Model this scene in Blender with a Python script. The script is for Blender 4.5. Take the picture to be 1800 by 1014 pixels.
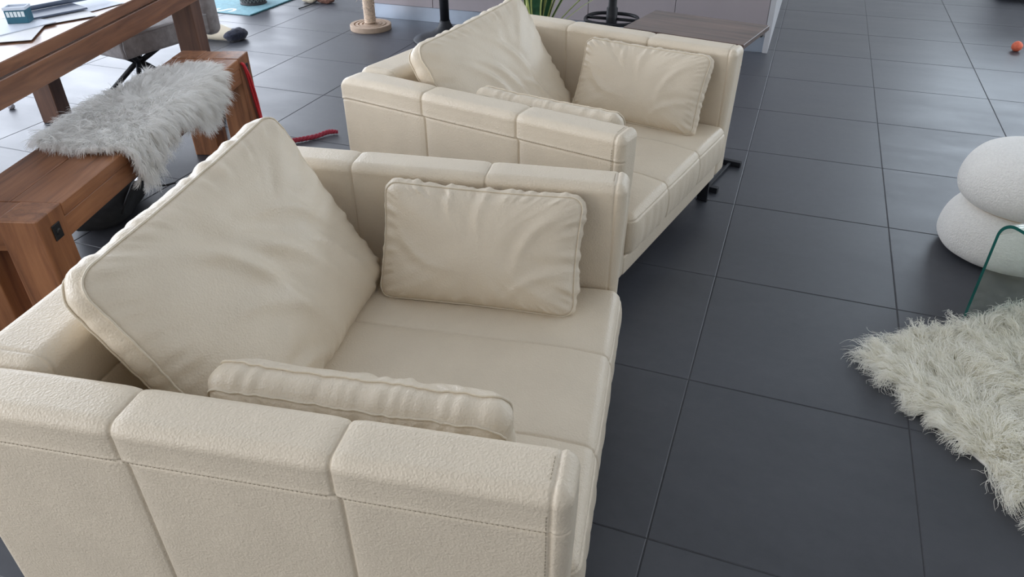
import bpy, bmesh, math, random
import numpy as np
from mathutils import Vector, Matrix, Euler, noise as mnoise

for o in list(bpy.data.objects):
    bpy.data.objects.remove(o, do_unlink=True)
SC = bpy.context.scene
COL = SC.collection
PI = math.pi
rng = np.random.default_rng(7)
random.seed(7)

# ------------------------------------------------------------------ camera
cam = bpy.data.cameras.new('camera')
cam.sensor_width = 36.0
cam.lens = 36.0 * 1297.3 / 1800.0
cam.clip_start = 0.05
cam.clip_end = 100
camo = bpy.data.objects.new('camera', cam)
COL.objects.link(camo)
camo.location = (0.09886, -1.14769, 1.44915)
camo.rotation_euler = (0.98078, 0.00587, 0.35604)
SC.camera = camo

# ------------------------------------------------------------------ world and daylight
SC.view_settings.view_transform = 'Standard'
SC.view_settings.look = 'None'
SC.view_settings.exposure = 0.15
SC.view_settings.gamma = 1.0
SC.view_settings.use_curve_mapping = False
W = bpy.data.worlds.new('overcast_sky')
SC.world = W
W.use_nodes = True
bg = W.node_tree.nodes['Background']
bg.inputs['Color'].default_value = (0.80, 0.89, 1.0, 1)
bg.inputs['Strength'].default_value = 0.8

def window_light(name, loc, rot, sx, sy, power, color):
    l = bpy.data.lights.new(name, 'AREA')
    l.shape = 'RECTANGLE'
    l.size, l.size_y = sx, sy
    l.energy = power
    l.color = color
    o = bpy.data.objects.new(name, l)
    o.location = loc
    o.rotation_euler = rot
    COL.objects.link(o)
    return o

# daylight entering by the four glazed sides of the room
XL, XR, YN, YF, ZC = -6.6, 4.3, -5.2, 9.2, 3.4
window_light('daylight_left', (XL - 0.15, 1.65, 1.45), (0, -PI / 2, 0), 2.7, 12.6, 650, (0.83, 0.89, 1.0))
window_light('daylight_right', (XR + 0.15, 4.9, 1.45), (0, PI / 2, 0), 2.7, 5.6, 75, (0.92, 0.96, 1.0))
window_light('daylight_near', (-3.9, YN - 0.15, 1.75), (PI / 2, 0, 0), 4.2, 2.4, 95, (1.0, 0.94, 0.88))
window_light('daylight_far', (3.0, YF + 0.15, 2.55), (-PI / 2, 0, 0), 2.6, 1.4, 100, (0.76, 0.88, 1.0))

SC.cycles.max_bounces = 16
SC.cycles.diffuse_bounces = 8
SC.cycles.glossy_bounces = 8
SC.cycles.transmission_bounces = 16

# ------------------------------------------------------------------ materials
MATS = {}
def nodes_of(name):
    m = bpy.data.materials.new(name)
    m.use_nodes = True
    nt = m.node_tree
    b = nt.nodes['Principled BSDF']
    MATS[name] = m
    return m, nt, b
def lin(r, g, b):
    f = lambda c: (c / 255) / 12.92 if c / 255 <= 0.04045 else ((c / 255 + 0.055) / 1.055) ** 2.4
    return (f(r), f(g), f(b), 1)
def mapping(nt, scale=(1, 1, 1), coord='Object'):
    tc = nt.nodes.new('ShaderNodeTexCoord')
    mp = nt.nodes.new('ShaderNodeMapping')
    mp.inputs['Scale'].default_value = scale
    nt.links.new(tc.outputs[coord], mp.inputs['Vector'])
    return mp
def noise(nt, mp, scale, detail=3, rough=0.5):
    n = nt.nodes.new('ShaderNodeTexNoise')
    n.inputs['Scale'].default_value = scale
    n.inputs['Detail'].default_value = detail
    n.inputs['Roughness'].default_value = rough
    nt.links.new(mp.outputs['Vector'], n.inputs['Vector'])
    return n
def ramp(nt, src, stops):
    r = nt.nodes.new('ShaderNodeValToRGB')
    cr = r.color_ramp
    while len(cr.elements) < len(stops):
        cr.elements.new(0.5)
    for e, (p, c) in zip(cr.elements, stops):
        e.position = p
        e.color = c
    nt.links.new(src, r.inputs['Fac'])
    return r
def bump(nt, b, src, strength, dist, prev=None):
    bp = nt.nodes.new('ShaderNodeBump')
    bp.inputs['Strength'].default_value = strength
    bp.inputs['Distance'].default_value = dist
    nt.links.new(src, bp.inputs['Height'])
    if prev:
        nt.links.new(prev.outputs['Normal'], bp.inputs['Normal'])
    nt.links.new(bp.outputs['Normal'], b.inputs['Normal'])
    return bp
def plain(name, col, rough=0.5, metal=0.0, var=0.06, vscale=20, spec=0.5, bmp=0.0, bscale=200, coat=0.0, sheen=0.0):
    m, nt, b = nodes_of(name)
    mp = mapping(nt)
    n = noise(nt, mp, vscale, 4)
    c = np.array(col[:3])
    r = ramp(nt, n.outputs['Fac'], [(0.3, (*(c * (1 - var)), 1)), (0.7, (*np.minimum(c * (1 + var), 1), 1))])
    nt.links.new(r.outputs['Color'], b.inputs['Base Color'])
    b.inputs['Roughness'].default_value = rough
    b.inputs['Metallic'].default_value = metal
    b.inputs['Specular IOR Level'].default_value = spec
    b.inputs['Coat Weight'].default_value = coat
    b.inputs['Sheen Weight'].default_value = sheen
    if bmp:
        n2 = noise(nt, mp, bscale, 3)
        bump(nt, b, n2.outputs['Fac'], 1.0, bmp)
    return m

def make_leather(name, col):
    m, nt, b = nodes_of(name)
    mp = mapping(nt)
    n = noise(nt, mp, 9, 3)
    c = np.array(col[:3])
    r = ramp(nt, n.outputs['Fac'], [(0.3, (*(c * 0.965), 1)), (0.7, (*(c * 1.03), 1))])
    nt.links.new(r.outputs['Color'], b.inputs['Base Color'])
    b.inputs['Roughness'].default_value = 0.42
    b.inputs['Specular IOR Level'].default_value = 0.42
    v = nt.nodes.new('ShaderNodeTexVoronoi')
    v.feature = 'SMOOTH_F1'
    v.inputs['Scale'].default_value = 240
    v.inputs['Smoothness'].default_value = 0.6
    nd = noise(nt, mp, 120, 2)
    mix = nt.nodes.new('ShaderNodeMix')
    mix.data_type = 'VECTOR'
    mix.inputs['Factor'].default_value = 0.006
    nt.links.new(mp.outputs['Vector'], mix.inputs[4])
    nt.links.new(nd.outputs['Color'], mix.inputs[5])
    nt.links.new(mix.outputs[1], v.inputs['Vector'])
    b1 = bump(nt, b, v.outputs['Distance'], 0.6, 0.0012)
    n3 = noise(nt, mp, 55, 3, 0.6)
    bump(nt, b, n3.outputs['Fac'], 0.35, 0.0022, b1)
    return m
leather = make_leather('cream_leather', (0.69, 0.600, 0.472))
leather_piping = make_leather('cream_leather_piping', (0.69, 0.606, 0.475))
thread = plain('beige_thread', (0.36, 0.31, 0.23), 0.8, var=0.1, vscale=300)
black_metal = plain('black_painted_metal', (0.012, 0.013, 0.017), 0.5, 0.0, var=0.2, vscale=40, spec=0.3)

def make_tile():
    m, nt, b = nodes_of('dark_stone_tile')
    mp = mapping(nt, (0.55, 1.5, 1))
    n1 = noise(nt, mp, 2.6, 6, 0.62)
    mp2 = mapping(nt)
    n2 = noise(nt, mp2, 26, 5, 0.65)
    mx = nt.nodes.new('ShaderNodeMath'); mx.operation = 'MULTIPLY_ADD'
    nt.links.new(n2.outputs['Fac'], mx.inputs[0]); mx.inputs[1].default_value = 0.35
    nt.links.new(n1.outputs['Fac'], mx.inputs[2])
    r = ramp(nt, mx.outputs[0], [(0.40, (0.038, 0.041, 0.050, 1)), (0.92, (0.066, 0.069, 0.081, 1))])
    nt.links.new(r.outputs['Color'], b.inputs['Base Color'])
    rr = ramp(nt, n1.outputs['Fac'], [(0.3, (0.39, 0.39, 0.39, 1)), (0.72, (0.50, 0.50, 0.50, 1))])
    nt.links.new(rr.outputs['Color'], b.inputs['Roughness'])
    b.inputs['Specular IOR Level'].default_value = 0.5
    n3 = noise(nt, mp2, 240, 3)
    bump(nt, b, n3.outputs['Fac'], 0.25, 0.0006)
    return m
tile = make_tile()

def make_wood(name, dark, mid, light, rough=0.5, scale=1.0, axis=0, coat=0.0):
    m, nt, b = nodes_of(name)
    s = [9 * scale] * 3
    s[axis] = 0.75 * scale
    mp = mapping(nt, tuple(s))
    n1 = noise(nt, mp, 3.0, 7, 0.62)
    n1.inputs['Distortion'].default_value = 0.7
    r = ramp(nt, n1.outputs['Fac'], [(0.28, dark), (0.5, mid), (0.75, light)])
    mpb = mapping(nt)
    n2 = noise(nt, mpb, 3.2, 3)
    mix = nt.nodes.new('ShaderNodeMixRGB'); mix.blend_type = 'MULTIPLY'
    mix.inputs['Fac'].default_value = 0.55
    r2 = ramp(nt, n2.outputs['Fac'], [(0.3, (0.55, 0.53, 0.52, 1)), (0.65, (1, 1, 1, 1))])
    nt.links.new(r.outputs['Color'], mix.inputs['Color1'])
    nt.links.new(r2.outputs['Color'], mix.inputs['Color2'])
    nt.links.new(mix.outputs['Color'], b.inputs['Base Color'])
    b.inputs['Roughness'].default_value = rough
    b.inputs['Coat Weight'].default_value = coat
    s2 = [160 * scale] * 3
    s2[axis] = 7 * scale
    mp2 = mapping(nt, tuple(s2))
    n3 = noise(nt, mp2, 1.0, 3)
    bump(nt, b, n3.outputs['Fac'], 0.5, 0.0008)
    return m
oak = [make_wood('brown_oak_' + 'xyz'[a], (0.15, 0.058, 0.026, 1), (0.33, 0.138, 0.060, 1), (0.46, 0.21, 0.095, 1), 0.48, 1.0, a) for a in range(3)]
table_oak = make_wood('brown_oak_table', (0.11, 0.045, 0.025, 1), (0.225, 0.10, 0.052, 1), (0.33, 0.155, 0.08, 1), 0.28, 1.0, 0)
table_oak.node_tree.nodes['Principled BSDF'].inputs['Specular IOR Level'].default_value = 0.7
table_oak_z = make_wood('brown_oak_table_leg', (0.065, 0.030, 0.022, 1), (0.13, 0.064, 0.042, 1), (0.20, 0.10, 0.06, 1), 0.45, 1.0, 2)
walnut = make_wood('dark_walnut', (0.045, 0.027, 0.021, 1), (0.11, 0.067, 0.052, 1), (0.18, 0.112, 0.086, 1), 0.4, 1.1, 0)
black_bolt = plain('black_bolt_cap', (0.012, 0.012, 0.013), 0.42, var=0.3, vscale=60)
wool_white = plain('white_wool_hide', (0.85, 0.83, 0.77), 0.9, var=0.05)
boucle = plain('white_boucle', (0.80, 0.78, 0.74), 0.95, var=0.05, vscale=120, bmp=0.004, bscale=170, sheen=0.3)
tan_cord = plain('tan_cord', (0.62, 0.47, 0.30), 0.85, var=0.12, vscale=80)
sisal = plain('sisal_rope', (0.60, 0.47, 0.36), 0.9, var=0.25, vscale=70, bmp=0.002, bscale=300)
mdf = plain('raw_fibreboard', (0.42, 0.31, 0.23), 0.8, var=0.08, vscale=30)
suede = plain('grey_suede', (0.27, 0.245, 0.242), 0.85, var=0.22, vscale=28, bmp=0.0015, bscale=90, sheen=0.25)
suede_pipe = plain('light_grey_piping', (0.30, 0.28, 0.28), 0.8)
cab_front = plain('greige_lacquer', (0.36, 0.32, 0.335), 0.42, var=0.02, vscale=3)
cab_side = plain('pale_grey_side', (0.50, 0.50, 0.52), 0.45, var=0.02, vscale=3)
kick_mat = plain('brushed_aluminium', (0.55, 0.62, 0.72), 0.32, 0.75, var=0.05, vscale=8)
white_lacq = plain('white_lacquer', (0.72, 0.74, 0.77), 0.3, var=0.02)
wall_mat = plain('white_plaster', (0.80, 0.79, 0.77), 0.9, var=0.02, vscale=2, bmp=0.0006, bscale=150)
ceil_mat = plain('ceiling_plaster', (0.82, 0.82, 0.81), 0.9, var=0.02, vscale=2)
frame_mat = plain('anthracite_window_frame', (0.05, 0.052, 0.056), 0.4, var=0.05)
paper = plain('white_paper', (0.80, 0.81, 0.84), 0.65, var=0.03, vscale=6)
paper_b = plain('pale_blue_paper', (0.62, 0.67, 0.76), 0.55, var=0.05, vscale=6)
slate = plain('slate_blue_cover', (0.09, 0.115, 0.17), 0.45, var=0.1)
teal_card = plain('teal_card', (0.02, 0.115, 0.17), 0.35, var=0.1)
teal_mat = plain('teal_mat_weave', (0.17, 0.32, 0.37), 0.8, var=0.14, vscale=40)
dark_teal = plain('dark_teal_edge', (0.03, 0.12, 0.14), 0.8, var=0.1)
white_print = plain('white_print', (0.78, 0.84, 0.86), 0.7, var=0.05)
red_rope = plain('red_rope', (0.34, 0.028, 0.055), 0.75, var=0.25, vscale=200, bmp=0.001, bscale=300)
red_ribbon = plain('red_ribbon', (0.62, 0.035, 0.045), 0.5, var=0.12, vscale=60)
orange = plain('orange_foam', (0.72, 0.15, 0.075), 0.6, var=0.12, vscale=60)
grey_crumple = plain('grey_foil', (0.42, 0.42, 0.46), 0.5, var=0.3, vscale=80)
cream_cloth = plain('cream_cloth', (0.74, 0.66, 0.52), 0.8, var=0.04)
navy_plush = plain('navy_plush', (0.018, 0.021, 0.040), 0.95, var=0.35, vscale=70, bmp=0.004, bscale=120, sheen=0.2)
black_cloth = plain('black_cloth', (0.012, 0.013, 0.016), 0.85, var=0.3, vscale=50)
steel = plain('polished_steel', (0.7, 0.7, 0.72), 0.25, 1.0, var=0.05)
leaf_green = plain('dark_green_leaf', (0.030, 0.095, 0.045), 0.35, var=0.35, vscale=25)
leaf_edge = plain('yellow_green_leaf_edge', (0.42, 0.48, 0.17), 0.4, var=0.15, vscale=30)
pot_grey = plain('grey_clay_pot', (0.22, 0.22, 0.23), 0.7, var=0.08)
soil = plain('potting_soil', (0.03, 0.02, 0.014), 0.95, var=0.4, vscale=60, bmp=0.006, bscale=60)
basket_dark = plain('black_basket', (0.02, 0.02, 0.022), 0.7, var=0.3, vscale=90, bmp=0.003, bscale=90)
basket_light = plain('pale_basket_strand', (0.35, 0.34, 0.32), 0.7, var=0.1)
grout = plain('dark_grout', (0.05, 0.051, 0.056), 0.9, var=0.1, vscale=40)

def make_hair(name, c0, c1, trans=0.4):
    m, nt, b = nodes_of(name)
    mp = mapping(nt)
    n = noise(nt, mp, 14, 4)
    r = ramp(nt, n.outputs['Fac'], [(0.32, (*c0, 1)), (0.68, (*c1, 1))])
    d = nt.nodes.new('ShaderNodeBsdfDiffuse')
    t = nt.nodes.new('ShaderNodeBsdfTranslucent')
    mx = nt.nodes.new('ShaderNodeMixShader')
    mx.inputs['Fac'].default_value = trans
    nt.links.new(r.outputs['Color'], d.inputs['Color'])
    nt.links.new(r.outputs['Color'], t.inputs['Color'])
    nt.links.new(d.outputs['BSDF'], mx.inputs[1])
    nt.links.new(t.outputs['BSDF'], mx.inputs[2])
    nt.links.new(mx.outputs['Shader'], nt.nodes['Material Output'].inputs['Surface'])
    nt.nodes.remove(b)
    return m
fur_rug = make_hair('ivory_wool', (0.95, 0.93, 0.855), (0.975, 0.962, 0.905))
fur_skin = make_hair('white_sheepskin_hair', (0.90, 0.89, 0.87), (0.96, 0.955, 0.94))

def make_glass():
    m, nt, b = nodes_of('green_edge_glass')
    b.inputs['Base Color'].default_value = (0.93, 0.985, 0.965, 1)
    b.inputs['Roughness'].default_value = 0.0
    b.inputs['IOR'].default_value = 1.5
    b.inputs['Transmission Weight'].default_value = 1.0
    va = nt.nodes.new('ShaderNodeVolumeAbsorption')
    va.inputs['Color'].default_value = (0.22, 0.78, 0.68, 1)
    va.inputs['Density'].default_value = 3.5
    nt.links.new(va.outputs['Volume'], nt.nodes['Material Output'].inputs['Volume'])
    return m
glass = make_glass()
glass_edge = plain('green_glass_edge', (0.012, 0.10, 0.085), 0.12, var=0.1, vscale=6, spec=0.6)

# ------------------------------------------------------------------ mesh helpers
def obj_from(name, V, F, mat, parent=None, smooth=True, loc=None):
    me = bpy.data.meshes.new(name)
    me.from_pydata([tuple(v) for v in np.asarray(V, float)], [], [tuple(int(i) for i in f) for f in F])
    if smooth:
        me.polygons.foreach_set('use_smooth', [True] * len(me.polygons))
    me.update()
    for mm in (mat if isinstance(mat, (list, tuple)) else [mat]):
        me.materials.append(mm)
    o = bpy.data.objects.new(name, me)
    COL.objects.link(o)
    if parent:
        o.parent = parent
    if loc is not None:
        o.location = loc
    return o
def from_bm(name, bm, mat, parent=None, smooth=False, loc=None):
    me = bpy.data.meshes.new(name)
    bmesh.ops.recalc_face_normals(bm, faces=bm.faces)
    bm.to_mesh(me)
    bm.free()
    for mm in (mat if isinstance(mat, (list, tuple)) else [mat]):
        me.materials.append(mm)
    if smooth:
        me.polygons.foreach_set('use_smooth', [True] * len(me.polygons))
    o = bpy.data.objects.new(name, me)
    COL.objects.link(o)
    if parent:
        o.parent = parent
    if loc is not None:
        o.location = loc
    return o
def empty(name, loc, rz=0.0):
    o = bpy.data.objects.new(name, None)
    o.empty_display_size = 0.1
    COL.objects.link(o)
    o.location = loc
    o.rotation_euler = (0, 0, rz)
    return o
def tag(o, label, cat, group=None, kind=None):
    o['label'] = label
    o['category'] = cat
    if group:
        o['group'] = group
    if kind:
        o['kind'] = kind
    return o
def structure(o):
    o['kind'] = 'structure'
    return o
def add_box(bm, x0, x1, y0, y1, z0, z1, bev=0.0, seg=2):
    vs = [bm.verts.new((x, y, z)) for x in (x0, x1) for y in (y0, y1) for z in (z0, z1)]
    fs = [bm.faces.new([vs[i] for i in q]) for q in ((0, 1, 3, 2), (4, 6, 7, 5), (0, 4, 5, 1), (2, 3, 7, 6), (0, 2, 6, 4), (1, 5, 7, 3))]
    if bev:
        es = list({e for f in fs for e in f.edges})
        bmesh.ops.bevel(bm, geom=es, offset=bev, segments=seg, profile=0.5, affect='EDGES')
def box(name, x0, x1, y0, y1, z0, z1, mat, parent=None, bev=0.004, seg=2):
    bm = bmesh.new()
    add_box(bm, x0, x1, y0, y1, z0, z1, bev, seg)
    return from_bm(name, bm, mat, parent)
def tube(pts, r, n=10, closed=False, cap=True):
    P = np.asarray(pts, float)
    N = len(P)
    R = np.broadcast_to(np.asarray(r, float), (N,))
    if closed:
        T = np.roll(P, -1, 0) - np.roll(P, 1, 0)
    else:
        T = np.gradient(P, axis=0)
    T /= np.linalg.norm(T, axis=1)[:, None] + 1e-12
    up = np.array([0, 0, 1.0]) if abs(T[0, 2]) < 0.9 else np.array([1.0, 0, 0])
    A = np.cross(T[0], up); A /= np.linalg.norm(A)
    V = []
    for i in range(N):
        A = A - T[i] * (A @ T[i]); A /= np.linalg.norm(A) + 1e-12
        B = np.cross(T[i], A)
        for k in range(n):
            a = 2 * PI * k / n
            V.append(P[i] + R[i] * (A * math.cos(a) + B * math.sin(a)))
    F = []
    for i in range(N if closed else N - 1):
        j = (i + 1) % N
        for k in range(n):
            l = (k + 1) % n
            F.append((i * n + k, i * n + l, j * n + l, j * n + k))
    if cap and not closed:
        F.append(tuple(range(n - 1, -1, -1)))
        F.append(tuple((N - 1) * n + k for k in range(n)))
    return np.array(V), F
def merge(parts):
    V, F, o = [], [], 0
    for v, f in parts:
        V.append(v)
        F += [tuple(i + o for i in q) for q in f]
        o += len(v)
    return np.concatenate(V), F
def lathe(prof, n=48):
    V, F = [], []
    m = len(prof)
    for k in range(n):
        a = 2 * PI * k / n
        for r, z in prof:
            V.append((r * math.cos(a), r * math.sin(a), z))
    for k in range(n):
        l = (k + 1) % n
        for i in range(m - 1):
            F.append((k * m + i, l * m + i, l * m + i + 1, k * m + i + 1))
    return np.array(V), F
def curve_pts(ctrl, n=40):
    C = np.asarray(ctrl, float)
    C = np.vstack([2 * C[0] - C[1], C, 2 * C[-1] - C[-2]])
    out = []
    m = len(C) - 3
    for t in np.linspace(0, m - 1e-6, n):
        i = int(t); u = t - i
        p0, p1, p2, p3 = C[i:i + 4]
        out.append(0.5 * ((2 * p1) + (-p0 + p2) * u + (2 * p0 - 5 * p1 + 4 * p2 - p3) * u * u + (-p0 + 3 * p1 - 3 * p2 + p3) * u ** 3))
    return np.array(out)

def axis_lines(a, b, r, step, extra=()):
    e = [r * (1 - math.cos(t)) for t in np.linspace(0, PI / 2, 6)]
    # even arc samples after radial projection
    ls = [a + r * (1 - math.tan((PI / 4) * (1 - k / 6))) for k in range(7)]
    hs = [b - r * (1 - math.tan((PI / 4) * (1 - k / 6))) for k in range(7)]
    mid = list(np.linspace(a + r, b - r, max(2, int((b - a - 2 * r) / step) + 1)))
    pts = ls + hs + mid
    for s in extra:
        pts += [s + k for k in (-0.018, -0.011, -0.007, -0.0045, -0.003, -0.0015, 0, 0.0015, 0.003, 0.0045, 0.007, 0.011, 0.018)]
    pts = sorted(p for p in pts if a - 1e-9 <= p <= b + 1e-9)
    out = [pts[0]]
    for p in pts[1:]:
        if p - out[-1] > 0.0007:
            out.append(p)
    out[-1] = b
    return np.array(out)
def rbox(name, X, Y, Z, r, mat, parent, disp=None, step=0.012, ex=(), ey=(), ez=(), post=None):
    """Rounded upholstered block; disp(P, N) gives an offset along the normal (seams, padding)."""
    xs, ys, zs = axis_lines(*X, r, step, ex), axis_lines(*Y, r, step, ey), axis_lines(*Z, r, step, ez)
    lo = np.array([X[0], Y[0], Z[0]]) + r
    hi = np.array([X[1], Y[1], Z[1]]) - r
    V, F = [], []
    off = 0
    def face(A, B, fixed, ax, flip):
        nonlocal off
        ia, ib = [i for i in range(3) if i != ax]
        g = np.zeros((len(A), len(B), 3))
        g[..., ia] = A[:, None]
        g[..., ib] = B[None, :]
        g[..., ax] = fixed
        V.append(g.reshape(-1, 3))
        n = len(B)
        for i in range(len(A) - 1):
            for j in range(n - 1):
                q = (off + i * n + j, off + (i + 1) * n + j, off + (i + 1) * n + j + 1, off + i * n + j + 1)
                F.append(q[::-1] if flip else q)
        off += len(A) * n
    face(ys, zs, X[0], 0, True); face(ys, zs, X[1], 0, False)
    face(xs, zs, Y[0], 1, False); face(xs, zs, Y[1], 1, True)
    face(xs, ys, Z[0], 2, True); face(xs, ys, Z[1], 2, False)
    V = np.concatenate(V)
    key = np.round(V, 5)
    _, first, inv = np.unique(key, axis=0, return_index=True, return_inverse=True)
    inv = inv.reshape(-1)
    V = V[first]
    F = [tuple(inv[list(f)]) for f in F]
    C = np.clip(V, lo, hi)
    N = V - C
    N /= np.linalg.norm(N, axis=1)[:, None]
    P = C + N * r
    if disp is not None:
        P = P + N * disp(P, N)[:, None]
    if post is not None:
        P = post(P)
    return obj_from(name, P, F, mat, parent)
G = lambda x, c, w: np.exp(-((x - c) / w) ** 2)
def nz(P, s, seed=0.0):
    return np.array([mnoise.noise(Vector((p[0] * s[0] + seed, p[1] * s[1] + seed * 1.7, p[2] * s[2] - seed))) for p in P])

# ------------------------------------------------------------------ the room
def build_floor():
    S = 0.6
    j, bev, dz = 0.0011, 0.0022, 0.0016
    V, F, M = [], [], []
    for i in range(-11, 8):
        for k in range(-9, 16):
            x0, x1, y0, y1 = i * S + j, (i + 1) * S - j, k * S + j, (k + 1) * S - j
            o = len(V)
            V += [(x0, y0, -dz), (x1, y0, -dz), (x1, y1, -dz), (x0, y1, -dz),
                  (x0 + bev, y0 + bev, 0), (x1 - bev, y0 + bev, 0), (x1 - bev, y1 - bev, 0), (x0 + bev, y1 - bev, 0)]
            F += [(o + 4, o + 5, o + 6, o + 7)] + [(o + a, o + b, o + 4 + b, o + 4 + a) for a, b in ((0, 1), (1, 2), (2, 3), (3, 0))]
            M += [0] * 5
    o = len(V)
    V += [(-6.62, -5.62, -dz), (4.82, -5.62, -dz), (4.82, 9.62, -dz), (-6.62, 9.62, -dz),
          (-6.62, -5.62, -0.1), (4.82, -5.62, -0.1), (4.82, 9.62, -0.1), (-6.62, 9.62, -0.1)]
    F += [(o, o + 1, o + 2, o + 3), (o + 7, o + 6, o + 5, o + 4)] + [(o + a, o + 4 + a, o + 4 + b, o + b) for a, b in ((0, 1), (1, 2), (2, 3), (3, 0))]
    M += [1] * 6
    f = obj_from('floor', V, F, [tile, grout], smooth=False)
    f.data.polygons.foreach_set('material_index', M)
    structure(f)
build_floor()

def wall_x(name, x, th, y0, y1, openings):
    bm = bmesh.new()
    ys = y0
    a, b = (x - th, x) if x < 0 else (x, x + th)
    for (p, q, zb, zt) in openings:
        add_box(bm, a, b, ys, p, 0, ZC)
        if zb > 0: add_box(bm, a, b, p, q, 0, zb)
        add_box(bm, a, b, p, q, zt, ZC)
        ys = q
    add_box(bm, a, b, ys, y1, 0, ZC)
    structure(from_bm(name, bm, wall_mat))
def wall_y(name, y, th, x0, x1, openings):
    bm = bmesh.new()
    xs = x0
    a, b = (y - th, y) if y < 0 else (y, y + th)
    for (p, q, zb, zt) in openings:
        add_box(bm, xs, p, a, b, 0, ZC)
        if zb > 0: add_box(bm, p, q, a, b, 0, zb)
        add_box(bm, p, q, a, b, zt, ZC)
        xs = q
    add_box(bm, xs, x1, a, b, 0, ZC)
    structure(from_bm(name, bm, wall_mat))
wall_x('wall_left', XL, 0.12, YN - 0.12, YF + 0.12, [(-4.7, 8.0, 0.08, 2.8)])
wall_x('wall_right', XR, 0.12, YN - 0.12, YF + 0.12, [(2.1, 7.7, 0.08, 2.8)])
wall_y('wall_near', YN, 0.12, XL, XR, [(-6.0, -1.8, 0.5, 2.95)])
wall_y('wall_far', YF, 0.12, XL, XR, [(1.7, 4.2, 1.85, 3.25)])
structure(box('ceiling', XL - 0.12, XR + 0.12, YN - 0.12, YF + 0.12, ZC, ZC + 0.1, ceil_mat, bev=0))
def window_frame(name, axis, c, p, q, zb, zt, n):
    bm = bmesh.new()
    w = 0.05
    def bar(u0, u1, z0, z1):
        if axis == 'x': add_box(bm, c - 0.03, c + 0.03, u0, u1, z0, z1)
        else: add_box(bm, u0, u1, c - 0.03, c + 0.03, z0, z1)
    bar(p, q, zb, zb + w); bar(p, q, zt - w, zt)
    for k in range(n + 1):
        u = p + (q - p) * k / n
        u = min(max(u, p + w / 2), q - w / 2)
        bar(u - w / 2, u + w / 2, zb + w, zt - w)
    structure(from_bm(name, bm, frame_mat))
window_frame('window_1', 'x', XL - 0.06, -4.7, 8.0, 0.08, 2.8, 6)
window_frame('window_2', 'x', XR + 0.06, 2.1, 7.7, 0.08, 2.8, 3)
window_frame('window_3', 'y', YN - 0.06, -6.0, -1.8, 0.5, 2.95, 3)
window_frame('window_4', 'y', YF + 0.06, 1.7, 4.2, 1.85, 3.25, 2)

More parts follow.
